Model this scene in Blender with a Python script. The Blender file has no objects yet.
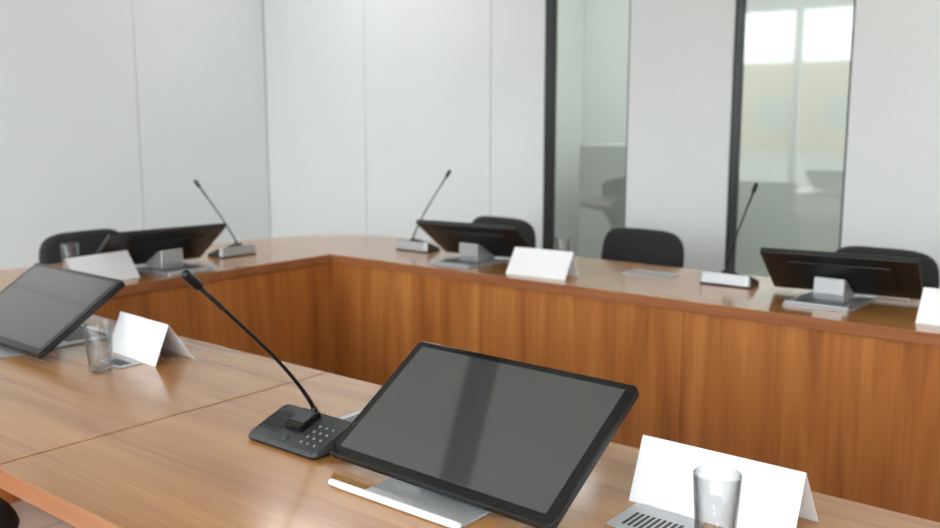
import bpy, bmesh, math, random
from mathutils import Vector, Matrix
random.seed(4)
scene=bpy.context.scene
R=math.radians

# ---------------------------------------------------------------- materials
def srgb(r,g,b):
    f=lambda c:(c/255/12.92) if c/255<=0.04045 else ((c/255+0.055)/1.055)**2.4
    return (f(r),f(g),f(b),1)
def mat(name,col,rough=0.5,metal=0.0,spec=0.5,coat=0.0,noise=0.0,nscale=40,bump=0.0,ior=None):
    m=bpy.data.materials.new(name); m.use_nodes=True
    nt=m.node_tree; b=nt.nodes['Principled BSDF']
    b.inputs['Base Color'].default_value=col
    b.inputs['Roughness'].default_value=rough
    b.inputs['Metallic'].default_value=metal
    b.inputs['Specular IOR Level'].default_value=spec
    b.inputs['Coat Weight'].default_value=coat
    if ior: b.inputs['IOR'].default_value=ior
    if noise or bump:
        tc=nt.nodes.new('ShaderNodeTexCoord'); n=nt.nodes.new('ShaderNodeTexNoise')
        n.inputs['Scale'].default_value=nscale; n.inputs['Detail'].default_value=4
        nt.links.new(tc.outputs['Object'],n.inputs['Vector'])
        if noise:
            r=nt.nodes.new('ShaderNodeValToRGB')
            r.color_ramp.elements[0].position=.3; r.color_ramp.elements[1].position=.7
            r.color_ramp.elements[0].color=[c*(1-noise) for c in col[:3]]+[1]
            r.color_ramp.elements[1].color=[min(1,c*(1+noise)) for c in col[:3]]+[1]
            nt.links.new(n.outputs['Fac'],r.inputs['Fac']); nt.links.new(r.outputs['Color'],b.inputs['Base Color'])
        if bump:
            bp=nt.nodes.new('ShaderNodeBump'); bp.inputs['Strength'].default_value=bump; bp.inputs['Distance'].default_value=.002
            nt.links.new(n.outputs['Fac'],bp.inputs['Height']); nt.links.new(bp.outputs['Normal'],b.inputs['Normal'])
    return m
def wood(name,c1,c2,c3,axis,rough=.25,vary=0.0,coat=0.0,fine=.36):
    m=bpy.data.materials.new(name); m.use_nodes=True
    nt=m.node_tree; L=nt.links; b=nt.nodes['Principled BSDF']
    tc=nt.nodes.new('ShaderNodeTexCoord')
    def nz(scales,scale,detail,dist):
        mp=nt.nodes.new('ShaderNodeMapping'); mp.inputs['Scale'].default_value=scales
        L.new(tc.outputs['Object'],mp.inputs['Vector'])
        n=nt.nodes.new('ShaderNodeTexNoise'); n.inputs['Scale'].default_value=scale
        n.inputs['Detail'].default_value=detail; n.inputs['Distortion'].default_value=dist
        L.new(mp.outputs['Vector'],n.inputs['Vector'])
        return n,mp
    s={'X':(.10,1,1),'Y':(1,.10,1),'Z':(1,1,.09)}[axis]
    n1,m1=nz(s,9,3,.9)
    s2={'X':(.03,1,1),'Y':(1,.03,1),'Z':(1,1,.03)}[axis]
    n2,m2=nz(s2,90,4,.3)
    if vary:
        oi=nt.nodes.new('ShaderNodeObjectInfo')
        mu=nt.nodes.new('ShaderNodeMath'); mu.operation='MULTIPLY'; mu.inputs[1].default_value=7
        L.new(oi.outputs['Random'],mu.inputs[0])
        L.new(mu.outputs[0],m1.inputs['Location']); L.new(mu.outputs[0],m2.inputs['Location'])
    mx=nt.nodes.new('ShaderNodeMix'); mx.data_type='FLOAT'; mx.inputs['Factor'].default_value=fine
    L.new(n1.outputs['Fac'],mx.inputs['A']); L.new(n2.outputs['Fac'],mx.inputs['B'])
    r=nt.nodes.new('ShaderNodeValToRGB')
    e=r.color_ramp.elements; e[0].position=.32; e[0].color=c1; e[1].position=.68; e[1].color=c3
    k=e.new(.5); k.color=c2
    L.new(mx.outputs['Result'],r.inputs['Fac'])
    col=r.outputs['Color']
    if vary:
        hs=nt.nodes.new('ShaderNodeHueSaturation')
        mr=nt.nodes.new('ShaderNodeMapRange'); mr.inputs['To Min'].default_value=1-vary; mr.inputs['To Max'].default_value=1+vary
        L.new(oi.outputs['Random'],mr.inputs['Value']); L.new(mr.outputs['Result'],hs.inputs['Value'])
        L.new(col,hs.inputs['Color']); col=hs.outputs['Color']
    L.new(col,b.inputs['Base Color'])
    b.inputs['Roughness'].default_value=rough
    b.inputs['Coat Weight'].default_value=coat; b.inputs['Coat Roughness'].default_value=.13
    bp=nt.nodes.new('ShaderNodeBump'); bp.inputs['Strength'].default_value=.06; bp.inputs['Distance'].default_value=.001
    L.new(n2.outputs['Fac'],bp.inputs['Height']); L.new(bp.outputs['Normal'],b.inputs['Normal'])
    return m
tc1,tc2,tc3=srgb(150,98,50),srgb(172,120,66),srgb(190,138,82)
M_topX=wood('wood_top_x',tc1,tc2,tc3,'X',.27,0,.6)
M_topY=wood('wood_top_y',tc1,tc2,tc3,'Y',.27,0,.6)
M_panel=wood('wood_panel',srgb(142,82,36),srgb(172,106,50),srgb(192,128,68),'Z',.36,.06,0,.28)
M_edge=wood('wood_edge',srgb(134,80,46),srgb(152,94,56),srgb(166,108,68),'X',.35)
M_wall=mat('wall_panel',srgb(216,219,219),.45,noise=.012,nscale=2)
M_gap=mat('wall_gap',srgb(132,136,134),.8)
M_black=mat('black_plastic',srgb(20,21,23),.45,bump=.05,nscale=900)
M_bezel=mat('black_gloss',srgb(14,15,17),.12)
M_frame=mat('frame_black',srgb(20,22,24),.4)
M_screen=mat('screen_glass',srgb(58,60,60),.05,spec=.5,ior=2.1)
M_silver=mat('silver',srgb(180,182,184),.32,metal=.6)
M_lsilver=mat('light_silver',srgb(184,187,190),.33,metal=.45)
M_white=mat('white_plastic',srgb(228,229,230),.35)
M_paper=mat('paper',srgb(236,237,240),.7)
M_fabric=mat('chair_fabric',srgb(34,34,37),.85,noise=.15,nscale=300,bump=.3)
M_metalblk=mat('black_metal',srgb(18,18,19),.3,metal=.3)
M_micbase=mat('mic_charcoal',srgb(46,48,50),.36,bump=.05,nscale=700)
M_btn=mat('button_grey',srgb(120,124,128),.4)
M_dark=mat('dark_inset',srgb(60,63,66),.5)
M_inset=mat('grey_inset',srgb(108,112,115),.5)
M_ceil=mat('ceiling',srgb(225,226,225),.8,noise=.01,nscale=3)
M_conc=mat('outside_ground',srgb(140,140,136),.9,noise=.15,nscale=.5)
M_bld=mat('building_beige',srgb(186,166,134),.9,noise=.05,nscale=.3)
M_bld2=mat('building_grey',srgb(160,162,160),.9,noise=.05,nscale=.3)

def glassmat(name,tint,edge,base,gain,power,rough=.02,tp=None):
    """thin glass: tinted transparency + view-angle (Schlick-like) mirror reflection"""
    m=bpy.data.materials.new(name); m.use_nodes=True; nt=m.node_tree; nt.nodes.clear(); N=nt.nodes.new; L=nt.links.new
    o=N('ShaderNodeOutputMaterial'); mx=N('ShaderNodeMixShader')
    t=N('ShaderNodeBsdfTransparent'); g=N('ShaderNodeBsdfGlossy'); g.inputs['Roughness'].default_value=rough
    lw=N('ShaderNodeLayerWeight'); lw.inputs['Blend'].default_value=.5
    p=N('ShaderNodeMath'); p.operation='POWER'; p.inputs[1].default_value=power
    L(lw.outputs['Facing'],p.inputs[0])
    q=N('ShaderNodeMath'); q.operation='POWER'; q.inputs[1].default_value=tp or power
    L(lw.outputs['Facing'],q.inputs[0])
    ma=N('ShaderNodeMath'); ma.operation='MULTIPLY_ADD'; ma.use_clamp=True; ma.inputs[1].default_value=gain; ma.inputs[2].default_value=base
    L(p.outputs[0],ma.inputs[0]); L(ma.outputs[0],mx.inputs[0])
    c=N('ShaderNodeMix'); c.data_type='RGBA'; c.inputs['A'].default_value=tint; c.inputs['B'].default_value=edge
    L(q.outputs[0],c.inputs['Factor']); L(c.outputs['Result'],t.inputs['Color'])
    L(t.outputs[0],mx.inputs[1]); L(g.outputs[0],mx.inputs[2]); L(mx.outputs[0],o.inputs[0])
    return m
M_pglass=glassmat('partition_glass',(.90,.925,.91,1),(.9,.92,.91,1),.085,.8,4,.03)
M_wglass=glassmat('window_glass',(.97,.98,.98,1),(.9,.95,.95,1),.02,.5,5)
M_tumbler=glassmat('tumbler_glass',(.955,.96,.965,1),(.10,.11,.12,1),.045,.8,3.0,.02,2.6)
M_fill=bpy.data.materials.new('fill_emit'); M_fill.use_nodes=True
_b=M_fill.node_tree.nodes['Principled BSDF']; _b.inputs['Emission Color'].default_value=(1,.98,.96,1); _b.inputs['Emission Strength'].default_value=15  # glow of the fill lights added on the unseen ceiling
M_corridor_fill=bpy.data.materials.new('corridor_fill_emit'); M_corridor_fill.use_nodes=True
_b=M_corridor_fill.node_tree.nodes['Principled BSDF']; _b.inputs['Emission Color'].default_value=(1,1,1,1); _b.inputs['Emission Strength'].default_value=23  # stronger glow, added to brighten the corridor

M_floor=bpy.data.materials.new('floor_tile'); M_floor.use_nodes=True
nt=M_floor.node_tree; b=nt.nodes['Principled BSDF']; tcn=nt.nodes.new('ShaderNodeTexCoord'); br=nt.nodes.new('ShaderNodeTexBrick')
br.offset=0; br.inputs['Scale'].default_value=1; br.inputs['Brick Width'].default_value=.6; br.inputs['Row Height'].default_value=.6
br.inputs['Mortar Size'].default_value=.004; br.inputs['Color1'].default_value=srgb(196,192,186); br.inputs['Color2'].default_value=srgb(190,187,181); br.inputs['Mortar'].default_value=srgb(140,138,132)
nt.links.new(tcn.outputs['Object'],br.inputs['Vector']); nt.links.new(br.outputs['Color'],b.inputs['Base Color']); b.inputs['Roughness'].default_value=.4

# ---------------------------------------------------------------- helpers
def empty(name,loc=(0,0,0),rz=0):
    e=bpy.data.objects.new(name,None); e.empty_display_size=.1
    e.location=loc; e.rotation_euler=(0,0,rz); scene.collection.objects.link(e); return e
def obj(name,bm,mats,parent=None,loc=(0,0,0),rot=(0,0,0),bevel=0,smooth=False,seg=2):
    me=bpy.data.meshes.new(name); bmesh.ops.recalc_face_normals(bm,faces=bm.faces[:]); bm.to_mesh(me); bm.free()
    for m in (mats if isinstance(mats,(list,tuple)) else [mats]): me.materials.append(m)
    o=bpy.data.objects.new(name,me); scene.collection.objects.link(o)
    o.location=loc; o.rotation_euler=rot
    if parent: o.parent=parent
    if bevel:
        md=o.modifiers.new('bevel','BEVEL'); md.width=bevel; md.segments=seg; md.limit_method='ANGLE'; md.angle_limit=R(35)
    if smooth:
        for p in me.polygons: p.use_smooth=True
    return o
def boxbm(bm,x0,x1,y0,y1,z0,z1):
    v=[bm.verts.new((x,y,z)) for x in (x0,x1) for y in (y0,y1) for z in (z0,z1)]
    for f in ((0,1,3,2),(4,6,7,5),(0,4,5,1),(2,3,7,6),(0,2,6,4),(1,5,7,3)): bm.faces.new([v[i] for i in f])
def box(name,x0,x1,y0,y1,z0,z1,m,parent=None,bevel=0,**k):
    bm=bmesh.new(); boxbm(bm,x0,x1,y0,y1,z0,z1); return obj(name,bm,m,parent,bevel=bevel,**k)
def prism(name,pts,z0,z1,mats,parent=None,bevel=0,side=None):
    bm=bmesh.new(); lo=[bm.verts.new((x,y,z0)) for x,y in pts]; hi=[bm.verts.new((x,y,z1)) for x,y in pts]
    bm.faces.new(lo[::-1]); bm.faces.new(hi); n=len(pts)
    for i in range(n):
        f=bm.faces.new((lo[i],lo[(i+1)%n],hi[(i+1)%n],hi[i]))
        if side: f.material_index=side
    return obj(name,bm,mats,parent,bevel=bevel)
def tube(name,pts,rad,m,parent=None,n=12,sub=6):
    P=[Vector(p) for p in pts]; rr=rad if isinstance(rad,(list,tuple)) else [rad]*len(P)
    Q=[];RR=[]
    for i in range(len(P)-1):
        p0=P[max(i-1,0)];p1=P[i];p2=P[i+1];p3=P[min(i+2,len(P)-1)]
        for k in range(sub):
            t=k/sub
            Q.append(.5*((2*p1)+(-p0+p2)*t+(2*p0-5*p1+4*p2-p3)*t*t+(-p0+3*p1-3*p2+p3)*t**3)); RR.append(rr[i]*(1-t)+rr[i+1]*t)
    Q.append(P[-1]);RR.append(rr[-1])
    bm=bmesh.new(); rings=[]; up=Vector((1,0,0.01))
    d0=(Q[1]-Q[0]).normalized()
    if abs(d0.dot(up))>.9: up=Vector((0,1,0))
    for i,q in enumerate(Q):
        d=(Q[min(i+1,len(Q)-1)]-Q[max(i-1,0)]).normalized()
        a=(up-d*up.dot(d)).normalized(); c=d.cross(a); up=a
        rings.append([bm.verts.new(q+(a*math.cos(2*math.pi*j/n)+c*math.sin(2*math.pi*j/n))*RR[i]) for j in range(n)])
    for i in range(len(rings)-1):
        for j in range(n): bm.faces.new((rings[i][j],rings[i][(j+1)%n],rings[i+1][(j+1)%n],rings[i+1][j]))
    bm.faces.new(rings[0][::-1]); bm.faces.new(rings[-1])
    return obj(name,bm,m,parent,smooth=True)
def rrect(x0,x1,y0,y1,r,n=6):
    pts=[]
    for cx,cy,a0 in ((x1-r,y1-r,0),(x0+r,y1-r,90),(x0+r,y0+r,180),(x1-r,y0+r,270)):
        for k in range(n+1):
            a=R(a0+90*k/n); pts.append((cx+r*math.cos(a),cy+r*math.sin(a)))
    return pts

# ---------------------------------------------------------------- room shell
XL,YB,XR,YF,H=-5.66,4.6,4.2,-3.0,3.0
box('floor',XL-.2,XR+.2,YF-.2,YB+2.6,-.1,0,M_floor)
box('ceiling',XL-.2,XR+.2,YF-.2,YB+2.6,H,H+.1,M_ceil)
def wall_panels(segs,axis,c,sgn,z0=0,z1=H):
    bm=bmesh.new(); g=.0025
    for a,b_ in segs:
        if axis=='X': boxbm(bm,a+g,b_-g,c,c+.02*sgn,z0,z1)
        else: boxbm(bm,c,c+.02*sgn,a+g,b_-g,z0,z1)
    return bm
e=empty('wall_left')
bm=wall_panels([(3.53,4.6),(2.46,3.53),(1.39,2.46),(.32,1.39),(-.75,.32),(-1.82,-.75),(-3.0,-1.82)],'Y',XL,-1)
obj('panels',bm,M_wall,e,bevel=.0015)
box('backing',XL-.2,XL-.0195,YF-.2,YB+2.6,0,H,M_gap,e)
W1=(-3.145,-2.595); W2=(-1.998,-1.42); W3=(-.80,-.24); W4=(.37,.93)
e=empty('wall_back')
segs=[(-5.66,-4.62),(-4.62,-3.54),(-3.54,W1[0]),(W1[1],W2[0]),(W2[1],W3[0]),(W3[1],W4[0]),(W4[1],2.0),(2.0,3.1),(3.1,4.2)]
bm=wall_panels(segs,'X',YB,1); obj('panels',bm,M_wall,e,bevel=.0015)
bm=bmesh.new()
for a,b_ in ((-5.66,W1[0]),(W1[1],W2[0]),(W2[1],W3[0]),(W3[1],W4[0]),(W4[1],4.2)): boxbm(bm,a+.002,b_-.002,YB+.0195,YB+.12,0,H)
obj('backing',bm,M_gap,e)
for i,(a,b_) in enumerate((W1,W2,W3,W4)):
    w=empty('window_%d'%(i+1))
    bm=bmesh.new(); t=.010
    boxbm(bm,a,a+t,YB-.002,YB+.11,0,H); boxbm(bm,b_-t,b_,YB+.012,YB+.11,0,H)
    boxbm(bm,a+t,b_-t,YB-.002,YB+.11,0,.05); boxbm(bm,a+t,b_-t,YB-.002,YB+.11,H-.02,H)
    obj('frame',bm,M_frame,w)
    box('glazing',a+t,b_-t,YB+.048,YB+.054,.05,H-.02,M_pglass,w)
M_cor=mat('corridor_paint',srgb(214,219,214),.8,noise=.02,nscale=1)
box('wall_corridor',XL-.2,XR+.2,YB+2.5,YB+2.6,0,H,M_cor)
box('trim_corridor_column',-4.9,-4.45,YB+1.9,YB+2.498,0,H,mat('column_paint',srgb(234,238,233),.7))
box('corridor_cabinet',-4.1,-3.2,YB+1.9,YB+2.45,0,1.15,mat('cabinet_grey',srgb(186,191,186),.6),bevel=.01)
box('wall_right',XR,XR+.2,YF-.2,YB+2.6,0,H,M_wall)
e=empty('wall_front')
mull=[-5.6+1.1*k for k in range(10)]
bm=bmesh.new()
boxbm(bm,XL,XR,YF-.2,YF,0,.25); boxbm(bm,XL,XR,YF-.2,YF,2.8,H)
obj('sill_and_lintel',bm,M_wall,e)
wn=empty('window_5')
bm=bmesh.new()
for m in mull: boxbm(bm,m-.045,m+.045,YF-.12,YF-.04,.25,2.8)
boxbm(bm,XL,XR,YF-.12,YF-.04,.25,.31); boxbm(bm,XL,XR,YF-.12,YF-.04,2.74,2.8)
obj('frame',bm,M_white,wn)
box('glazing',XL,XR,YF-.085,YF-.08,.31,2.74,M_wglass,wn)
box('outside_ground',-70,60,-80,YF-.25,-.4,-.3,M_conc)
ob=empty('neighbouring_building')
box('body',-44,-10,-45,-38,-.3,4.1,M_bld,ob)
bm=bmesh.new()
for k in range(10): boxbm(bm,-43+3.4*k,-41+3.4*k,-37.98,-37.9,.8,2.4)
obj('windows',bm,M_bld2,ob)

e=empty('added_ceiling_strip')
box('dark_strip',-2.73,-2.56,.98,4.2,H-.006,H-.001,mat('strip_dark',srgb(62,64,64),.6),e)  # dark strip added on the unseen ceiling, mirrored in the near monitor screen
def fill_lamp(x,y,m=M_fill):
    e=empty('added_fill_lamp',(x,y,0))  # invented fixture, out of view, added for extra light
    box('diffuser',-.58,.58,-.13,.13,H-.012,H-.004,m,e)
    bm=bmesh.new()
    boxbm(bm,-.61,.61,-.16,-.13,H-.02,H-.001);boxbm(bm,-.61,.61,.13,.16,H-.02,H-.001)
    boxbm(bm,-.61,-.58,-.13,.13,H-.02,H-.001);boxbm(bm,.58,.61,-.13,.13,H-.02,H-.001)
    obj('trim',bm,M_white,e)
for x in (-4.4,-.2,1.9):
    for y in (3.9,-.6,-2.0): fill_lamp(x,y)
fill_lamp(1.0,1.7); fill_lamp(-4.6,1.6)
for x in (-4.2,-2.6,-1.0,.6): fill_lamp(x,6.0,M_corridor_fill)  # added out of view to brighten the space behind the glass partitions

# ---------------------------------------------------------------- tables
T=empty('conference_table'); Z0,Z1=.712,.75
g=.0012
XS=-1.68
def arc(cx,cy,r,a0,a1,n=14): return [(cx+r*math.cos(R(a0+(a1-a0)*k/n)),cy+r*math.sin(R(a0+(a1-a0)*k/n))) for k in range(n+1)]
r=.6
nl=arc(-3.88+r,.72+r,r,180,270)+[(XS-g,.72),(XS-g,1.53),(-3.88,1.53)]
prism('top_near_left',nl,Z0,Z1,[M_topX,M_edge],T,.0025,1)
prism('top_near',[(XS+g,.72),(1.0-g,.72),(1.0-g,1.53),(XS+g,1.53)],Z0,Z1,[M_topX,M_edge],T,.0025,1)
prism('top_near_right',[(1.0+g,.72),(2.1,.72),(2.1,1.53),(1.0+g,1.53)],Z0,Z1,[M_topX,M_edge],T,.0025,1)
prism('top_left',[(-3.88,1.53+g),(-3.17,1.53+g),(-3.17,2.92-g),(-3.88,2.92-g)],Z0,Z1,[M_topY,M_edge],T,.002,1)
fl=[(-3.88,2.92),(-3.17,2.92),(-1.9-g,2.92),(-1.9-g,3.56)]+arc(-3.88+.6,3.56-.6,.6,90,180)
prism('top_far_left',fl,Z0,Z1,[M_topX,M_edge],T,.0025,1)
prism('top_far',[(-1.9+g,2.92),(2.1,2.92),(2.1,3.56),(-1.9+g,3.56)],Z0,Z1,[M_topX,M_edge],T,.0025,1)
prism('top_right',[(1.4,1.53+g),(2.1,1.53+g),(2.1,2.92-g),(1.4,2.92-g)],Z0,Z1,[M_topY,M_edge],T,.002,1)
xs=[-3.2,-2.30,-1.42,-.54,.34,1.43]
for a,b_ in zip(xs[:-1],xs[1:]):
    box('modesty_panel',a+.0006,b_-.0006,2.934,2.952,.01,Z0,M_panel,T)
    box('modesty_panel',a+.0006,b_-.0006,1.50,1.518,.01,Z0,M_panel,T)
for a,b_ in ((1.518,2.22),(2.22,2.934)):
    box('modesty_panel',-3.202,-3.184,a+.0003,b_-.0003,.01,Z0,M_panel,T)
    box('modesty_panel',1.412,1.43,a+.0003,b_-.0003,.01,Z0,M_panel,T)
for x in (XS,-.2,1.0,-3.3): box('gable',x-.012,x+.012,1.0,1.498,0,Z0,M_panel,T)
for x in (-3.0,-1.9,-.4,1.0): box('gable',x-.012,x+.012,2.954,3.4,0,Z0,M_panel,T)
for y in (1.6,2.85): box('gable',-3.75,-3.204,y-.012,y+.012,0,Z0,M_panel,T); box('gable',1.432,1.98,y-.012,y+.012,0,Z0,M_panel,T)

# ---------------------------------------------------------------- monitor
TZ=.7503
def monitor(x,y,rz,swivel=0,pdx=0):
    e=empty('desktop_monitor',(x,y,TZ),rz)
    prism('stand_plate',rrect(-.108+pdx,.108+pdx,-.05,.29,.012),0,.006,M_lsilver,e,.0015)
    box('plate_inset',-.078+pdx,.078+pdx,.165,.255,.0061,.0075,M_inset,e)
    box('plate_rim',-.104+pdx,.104+pdx,.265,.275,.006,.014,M_lsilver,e,.002)
    tube('foot_bar',[(-.168,-.054,.0065),(-.162,-.054,.0066),(.0,-.054,.0066),(.10,-.054,.0066),(.11,-.054,.0065)],[.003,.0064,.0064,.0064,.003],M_white,e)
    bm=bmesh.new()
    prof=[(.03,.006),(.15,.006),(.155,.03),(.152,.085),(.12,.076),(.03,.02)]
    A=[bm.verts.new((-.052+pdx,a,b)) for a,b in prof]; B=[bm.verts.new((.052+pdx,a,b)) for a,b in prof]
    bm.faces.new(A); bm.faces.new(B[::-1])
    for i in range(len(prof)): bm.faces.new((A[i],A[(i+1)%6],B[(i+1)%6],B[i]))
    obj('hinge_block',bm,M_lsilver,e,bevel=.006,seg=3)
    rot=(R(33),0,swivel); c=(0,.1225,.106)
    w,h=.245,.146
    o=prism('display_body',rrect(-w,w,-h,h,.008),-.017,-.002,M_black,e,.003); o.location=c; o.rotation_euler=rot
    o=prism('display_glass',rrect(-w+.001,w-.001,-h+.001,h-.001,.007),-.002,.001,M_bezel,e,.001); o.location=c; o.rotation_euler=rot
    o=box('screen',-w+.018,w-.018,-h+.018,h-.014,.0011,.0015,M_screen,e); o.location=c; o.rotation_euler=rot
    o=prism('back_bulge',rrect(-.17,.17,-.09,.09,.02),-.022,-.017,M_black,e,.0045); o.location=c; o.rotation_euler=rot
monitor(-.965,1.092,0,R(-1.5))
monitor(-2.54,1.118,R(-1))
monitor(-2.48,3.27,R(180),R(8),.04)
monitor(-.985,3.345,R(180),R(8),.03)
monitor(-3.50,2.16,R(-90),R(-8),-.05)

# ---------------------------------------------------------------- microphone units
def mic(x,y,rz,lean=1.0,hs=1.0):
    e=empty('gooseneck_microphone',(x,y,TZ),rz)
    bm=bmesh.new(); pts=rrect(-.10,.10,0,.112,.014,5)
    hz=lambda yy:.012+.034*min(1,max(0,yy)/.10)
    lo=[bm.verts.new((a*1.0,b,.006)) for a,b in pts]; hi=[bm.verts.new((a*.965,.056+(b-.056)*.93,hz(b))) for a,b in pts]
    bt=[bm.verts.new((a*.97,.056+(b-.056)*.95,0)) for a,b in pts]
    bm.faces.new(bt[::-1]); bm.faces.new(hi); n=len(pts)
    for i in range(n):
        j=(i+1)%n
        bm.faces.new((bt[i],bt[j],lo[j],lo[i])).material_index=1
        f=bm.faces.new((lo[i],lo[j],hi[j],hi[i]))
        if pts[i][1]>.09 and pts[j][1]>.09: f.material_index=2
    obj('base',bm,[M_micbase,M_black,M_lsilver],e,bevel=.0015)
    def on(px,py,dz): return (px,py,hz(py)+dz)
    sl=math.atan(.34)
    bm=bmesh.new(); boxbm(bm,-.026,.022,-.028,.028,-.004,.010)
    o=obj('display_block',bm,M_bezel,e,bevel=.003); o.location=on(-.004,.068,.002); o.rotation_euler=(sl,0,0)
    bm=bmesh.new(); boxbm(bm,-.02,.02,-.02,.016,0,.002)
    o=obj('display_window',bm,M_dark,e); o.location=on(-.006,.070,.0118); o.rotation_euler=(sl,0,0)
    bm=bmesh.new()
    for k in range(7): boxbm(bm,-.034,.022,-.026+k*.0085,-.0235+k*.0085,0,.0008)
    o=obj('speaker_slots',bm,M_black,e); o.location=on(-.06,.055,.0003); o.rotation_euler=(sl,0,0)
    bm=bmesh.new()
    for i in range(3):
        for j in range(4):
            bmesh.ops.create_cone(bm,cap_ends=True,segments=14,radius1=.0032,radius2=.0026,depth=.002,matrix=Matrix.Translation((-.02+i*.018,-.033+j*.017,.001)))
    o=obj('buttons',bm,M_btn,e); o.location=on(.062,.052,.0002); o.rotation_euler=(sl,0,0)
    bm=bmesh.new(); bmesh.ops.create_cone(bm,cap_ends=True,segments=20,radius1=.0075,radius2=.0065,depth=.004,matrix=Matrix.Translation((0,0,.001)))
    o=obj('talk_button',bm,M_dark,e); o.location=on(-.004,.02,0); o.rotation_euler=(sl,0,0)
    by=.093
    L=lean
    P=[(0,by,.036),(0,by-.006*L,.065),(0,by-.038*L,.113*hs),(0,by-.10*L,.186*hs),(0,by-.19*L,.275*hs),(0,by-.255*L,.338*hs)]
    tube('neck_socket',[(0,by,.036),(0,by-.001,.05),(0,by-.004*L,.062)],[.0095,.0085,.0055],M_black,e)
    tube('gooseneck',P,[.0048,.0042,.0038,.0034,.0034,.0034],M_metalblk,e)
    d=(Vector(P[-1])-Vector(P[-2])).normalized(); q=Vector(P[-1])
    rib=[];rr=[]
    for k in range(14):
        rib.append(q+d*(-.07+.0045*k)); rr.append(.0046 if k%2 else .0038)
    tube('ribbed_collar',rib,rr,M_black,e,sub=2)
    tube('mic_capsule',[q-d*.008,q-d*.004,q+d*.012,q+d*.032,q+d*.037],[.005,.0085,.0092,.0085,.004],M_metalblk,e,n=16,sub=4)
mic(-1.345,1.095,0)
mic(-1.425,3.385,R(180),.9)
mic(-2.955,3.335,R(180),.98)
mic(-3.555,2.62,R(-90),1.05,.9)

# ---------------------------------------------------------------- name cards
def card(x,y,rz,w=.27):
    e=empty('tent_name_card',(x,y,TZ),rz)
    h=.10
    for nm,pr in (('front_leaf',[(-.042,0),(-.0405,0),(.0008,h),(0,h+.001)]),('rear_leaf',[(.0005,h),(.0,h+.001),(.07,0),(.0685,0)])):
        bm=bmesh.new()
        A=[bm.verts.new((-w/2,a,b)) for a,b in pr]; B=[bm.verts.new((w/2,a,b)) for a,b in pr]
        bm.faces.new(A); bm.faces.new(B[::-1])
        for i in range(4): bm.faces.new((A[i],A[(i+1)%4],B[(i+1)%4],B[i]))
        obj(nm,bm,M_paper,e)
card(-.578,1.342,0); card(-2.175,1.34,R(-4),.25)
card(-2.09,3.065,R(184)); card(-.565,3.105,R(180)); card(-3.345,1.88,R(-84))

# ---------------------------------------------------------------- table grilles
def vent(x,y,rz=0,w=.135,d=.10):
    e=empty('table_socket_grille',(x,y,TZ),rz)
    prism('plate',rrect(-w/2,w/2,-d/2,d/2,.006),0,.0025,M_lsilver,e,.0008)
    bm=bmesh.new()
    n=9; k0=d/.10
    for k in range(n):
        cx=-w/2+.022+k*(w-.044)/(n-1); boxbm(bm,cx-.0025,cx+.0025,-.034*k0,.016*k0,.0025,.0029)
    obj('slots',bm,M_black,e)
vent(-.636,1.246,0,.12); vent(-1.335,1.325,0,.12); vent(-2.16,1.257,0,.11,.066)
vent(-1.76,3.34,0,.2,.12); vent(-3.6,2.40,R(90)); vent(-.2,3.3)

# ---------------------------------------------------------------- tumblers
def tumbler(x,y,h=.122,r1=.034,r0=.027):
    bm=bmesh.new(); n=48
    prof=[(0,0),(r0-.003,0),(r0,.003),(r0+.0005,.012),(r1,h-.0010),(r1-.0006,h),(r1-.0016,h),(r1-.0022,h-.0010),(r0-.0022,.014),(r0-.008,.0105),(0,.010)]
    rings=[]
    for a,z in prof:
        rings.append([bm.verts.new((0,0,z))] if a==0 else [bm.verts.new((a*math.cos(2*math.pi*k/n),a*math.sin(2*math.pi*k/n),z)) for k in range(n)])
    for A,B in zip(rings[:-1],rings[1:]):
        for k in range(n):
            j=(k+1)%n
            if len(A)==1: bm.faces.new((A[0],B[j],B[k]))
            elif len(B)==1: bm.faces.new((A[k],A[j],B[0]))
            else: bm.faces.new((A[k],A[j],B[j],B[k]))
    obj('drinking_glass',bm,M_tumbler,None,loc=(x,y,TZ+.0002),smooth=True)
tumbler(-.522,1.207); tumbler(-2.125,1.185); tumbler(-3.56,1.885); tumbler(-2.17,3.32)

# ---------------------------------------------------------------- chairs
def cushion(name,w,h,t,curve,parent,loc,rot,top=0.0,pw=3.2):
    bm=bmesh.new(); n=48; layers=[(-1,.0),(-1,.55),(-.9,.86),(-.5,.98),(0,1),(.5,.98),(.9,.86),(1,.55),(1,.0)]
    rings=[]
    for ty,s in layers:
        ring=[]
        if s==0:
            yy=ty*t/2; ring=[bm.verts.new((0,yy+ (ty*.006),0))]
        else:
            for k in range(n):
                a=2*math.pi*k/n; c,sn=math.cos(a),math.sin(a)
                x=math.copysign(abs(c)**(2/pw),c)*w/2*s; z=math.copysign(abs(sn)**(2/pw),sn)*h/2*s
                if s<.9: x=math.copysign(abs(c)**(2/pw),c)*(w/2-t*(1-s)*1.3); z=math.copysign(abs(sn)**(2/pw),sn)*(h/2-t*(1-s)*1.3)
                x*=1-top*(z/(h/2))
                ring.append(bm.verts.new((x,ty*t/2+curve*(-(x/(w/2))**2),z)))
        rings.append(ring)
    for A,B in zip(rings[:-1],rings[1:]):
        for k in range(n):
            j=(k+1)%n
            if len(A)==1: bm.faces.new((A[0],B[k],B[j]))
            elif len(B)==1: bm.faces.new((A[k],A[j],B[0]))
            else: bm.faces.new((A[k],A[j],B[j],B[k]))
    return obj(name,bm,M_fabric,parent,loc=loc,rot=rot,smooth=True)
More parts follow.
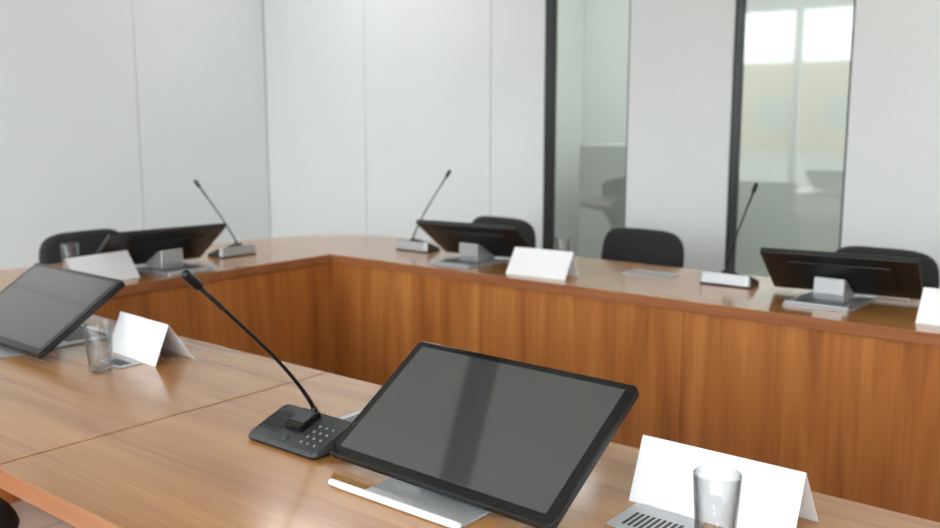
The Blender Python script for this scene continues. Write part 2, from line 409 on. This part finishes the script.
def chair(x,y,rz):
    e=empty('conference_chair',(x,y,0),rz)
    cushion('backrest',.43,.36,.05,.045,e,(0,-.20,.680),(R(8),0,0),.02,4.6)
    cushion('seat',.46,.44,.06,.0,e,(0,.03,.445),(R(90),0,0),.03,4)
    for s in (-1,1):
        tube('leg_front_%d'%(s+2),[(s*.20,.20,.41),(s*.235,.215,.2),(s*.245,.225,.0)],.011,M_metalblk,e)
        tube('leg_rear_%d'%(s+2),[(s*.20,-.16,.41),(s*.235,-.22,.2),(s*.245,-.27,.0)],.011,M_metalblk,e)
        tube('side_rail_%d'%(s+2),[(s*.20,.20,.41),(s*.2,0,.412),(s*.20,-.16,.41)],.011,M_metalblk,e)
        tube('back_post_%d'%(s+2),[(s*.12,-.05,.41),(s*.12,-.2,.42),(s*.12,-.24,.5),(s*.12,-.228,.66)],.010,M_metalblk,e)
    tube('cross_rail',[(-.2,.1,.41),(0,.1,.411),(.2,.1,.41)],.009,M_metalblk,e)
    tube('cross_rail_rear',[(-.2,-.1,.41),(0,-.1,.411),(.2,-.1,.41)],.009,M_metalblk,e)
chair(-2.11,3.66,R(180)); chair(-2.935,3.66,R(180)); chair(-1.045,3.68,R(180)); chair(-3.83,2.23,R(-90)); chair(-2.28,.72,0)

# ---------------------------------------------------------------- world, camera
w=bpy.data.worlds.new('World'); scene.world=w; w.use_nodes=True
nt=w.node_tree; bg=nt.nodes['Background']
sky=nt.nodes.new('ShaderNodeTexSky'); sky.sky_type='HOSEK_WILKIE'; sky.turbidity=8; sky.sun_direction=(.3,-.6,.7); sky.ground_albedo=.4
mx=nt.nodes.new('ShaderNodeMix'); mx.data_type='RGBA'; mx.inputs['Factor'].default_value=.2
mx.inputs['A'].default_value=(.92,.96,.99,1)
nt.links.new(sky.outputs[0],mx.inputs['B']); nt.links.new(mx.outputs['Result'],bg.inputs['Color'])
bg.inputs['Strength'].default_value=8.6

cam=bpy.data.cameras.new('Camera'); co=bpy.data.objects.new('Camera',cam); scene.collection.objects.link(co)
co.location=(0,0,1.37); co.rotation_euler=(R(90-8.88),0,R(38.83))
cam.sensor_width=36; cam.lens=36; cam.clip_start=.05
cam.dof.use_dof=True; cam.dof.focus_distance=1.6; cam.dof.aperture_fstop=3.8
scene.camera=co
scene.view_settings.view_transform='Standard'
scene.view_settings.look='None'
scene.view_settings.exposure=0
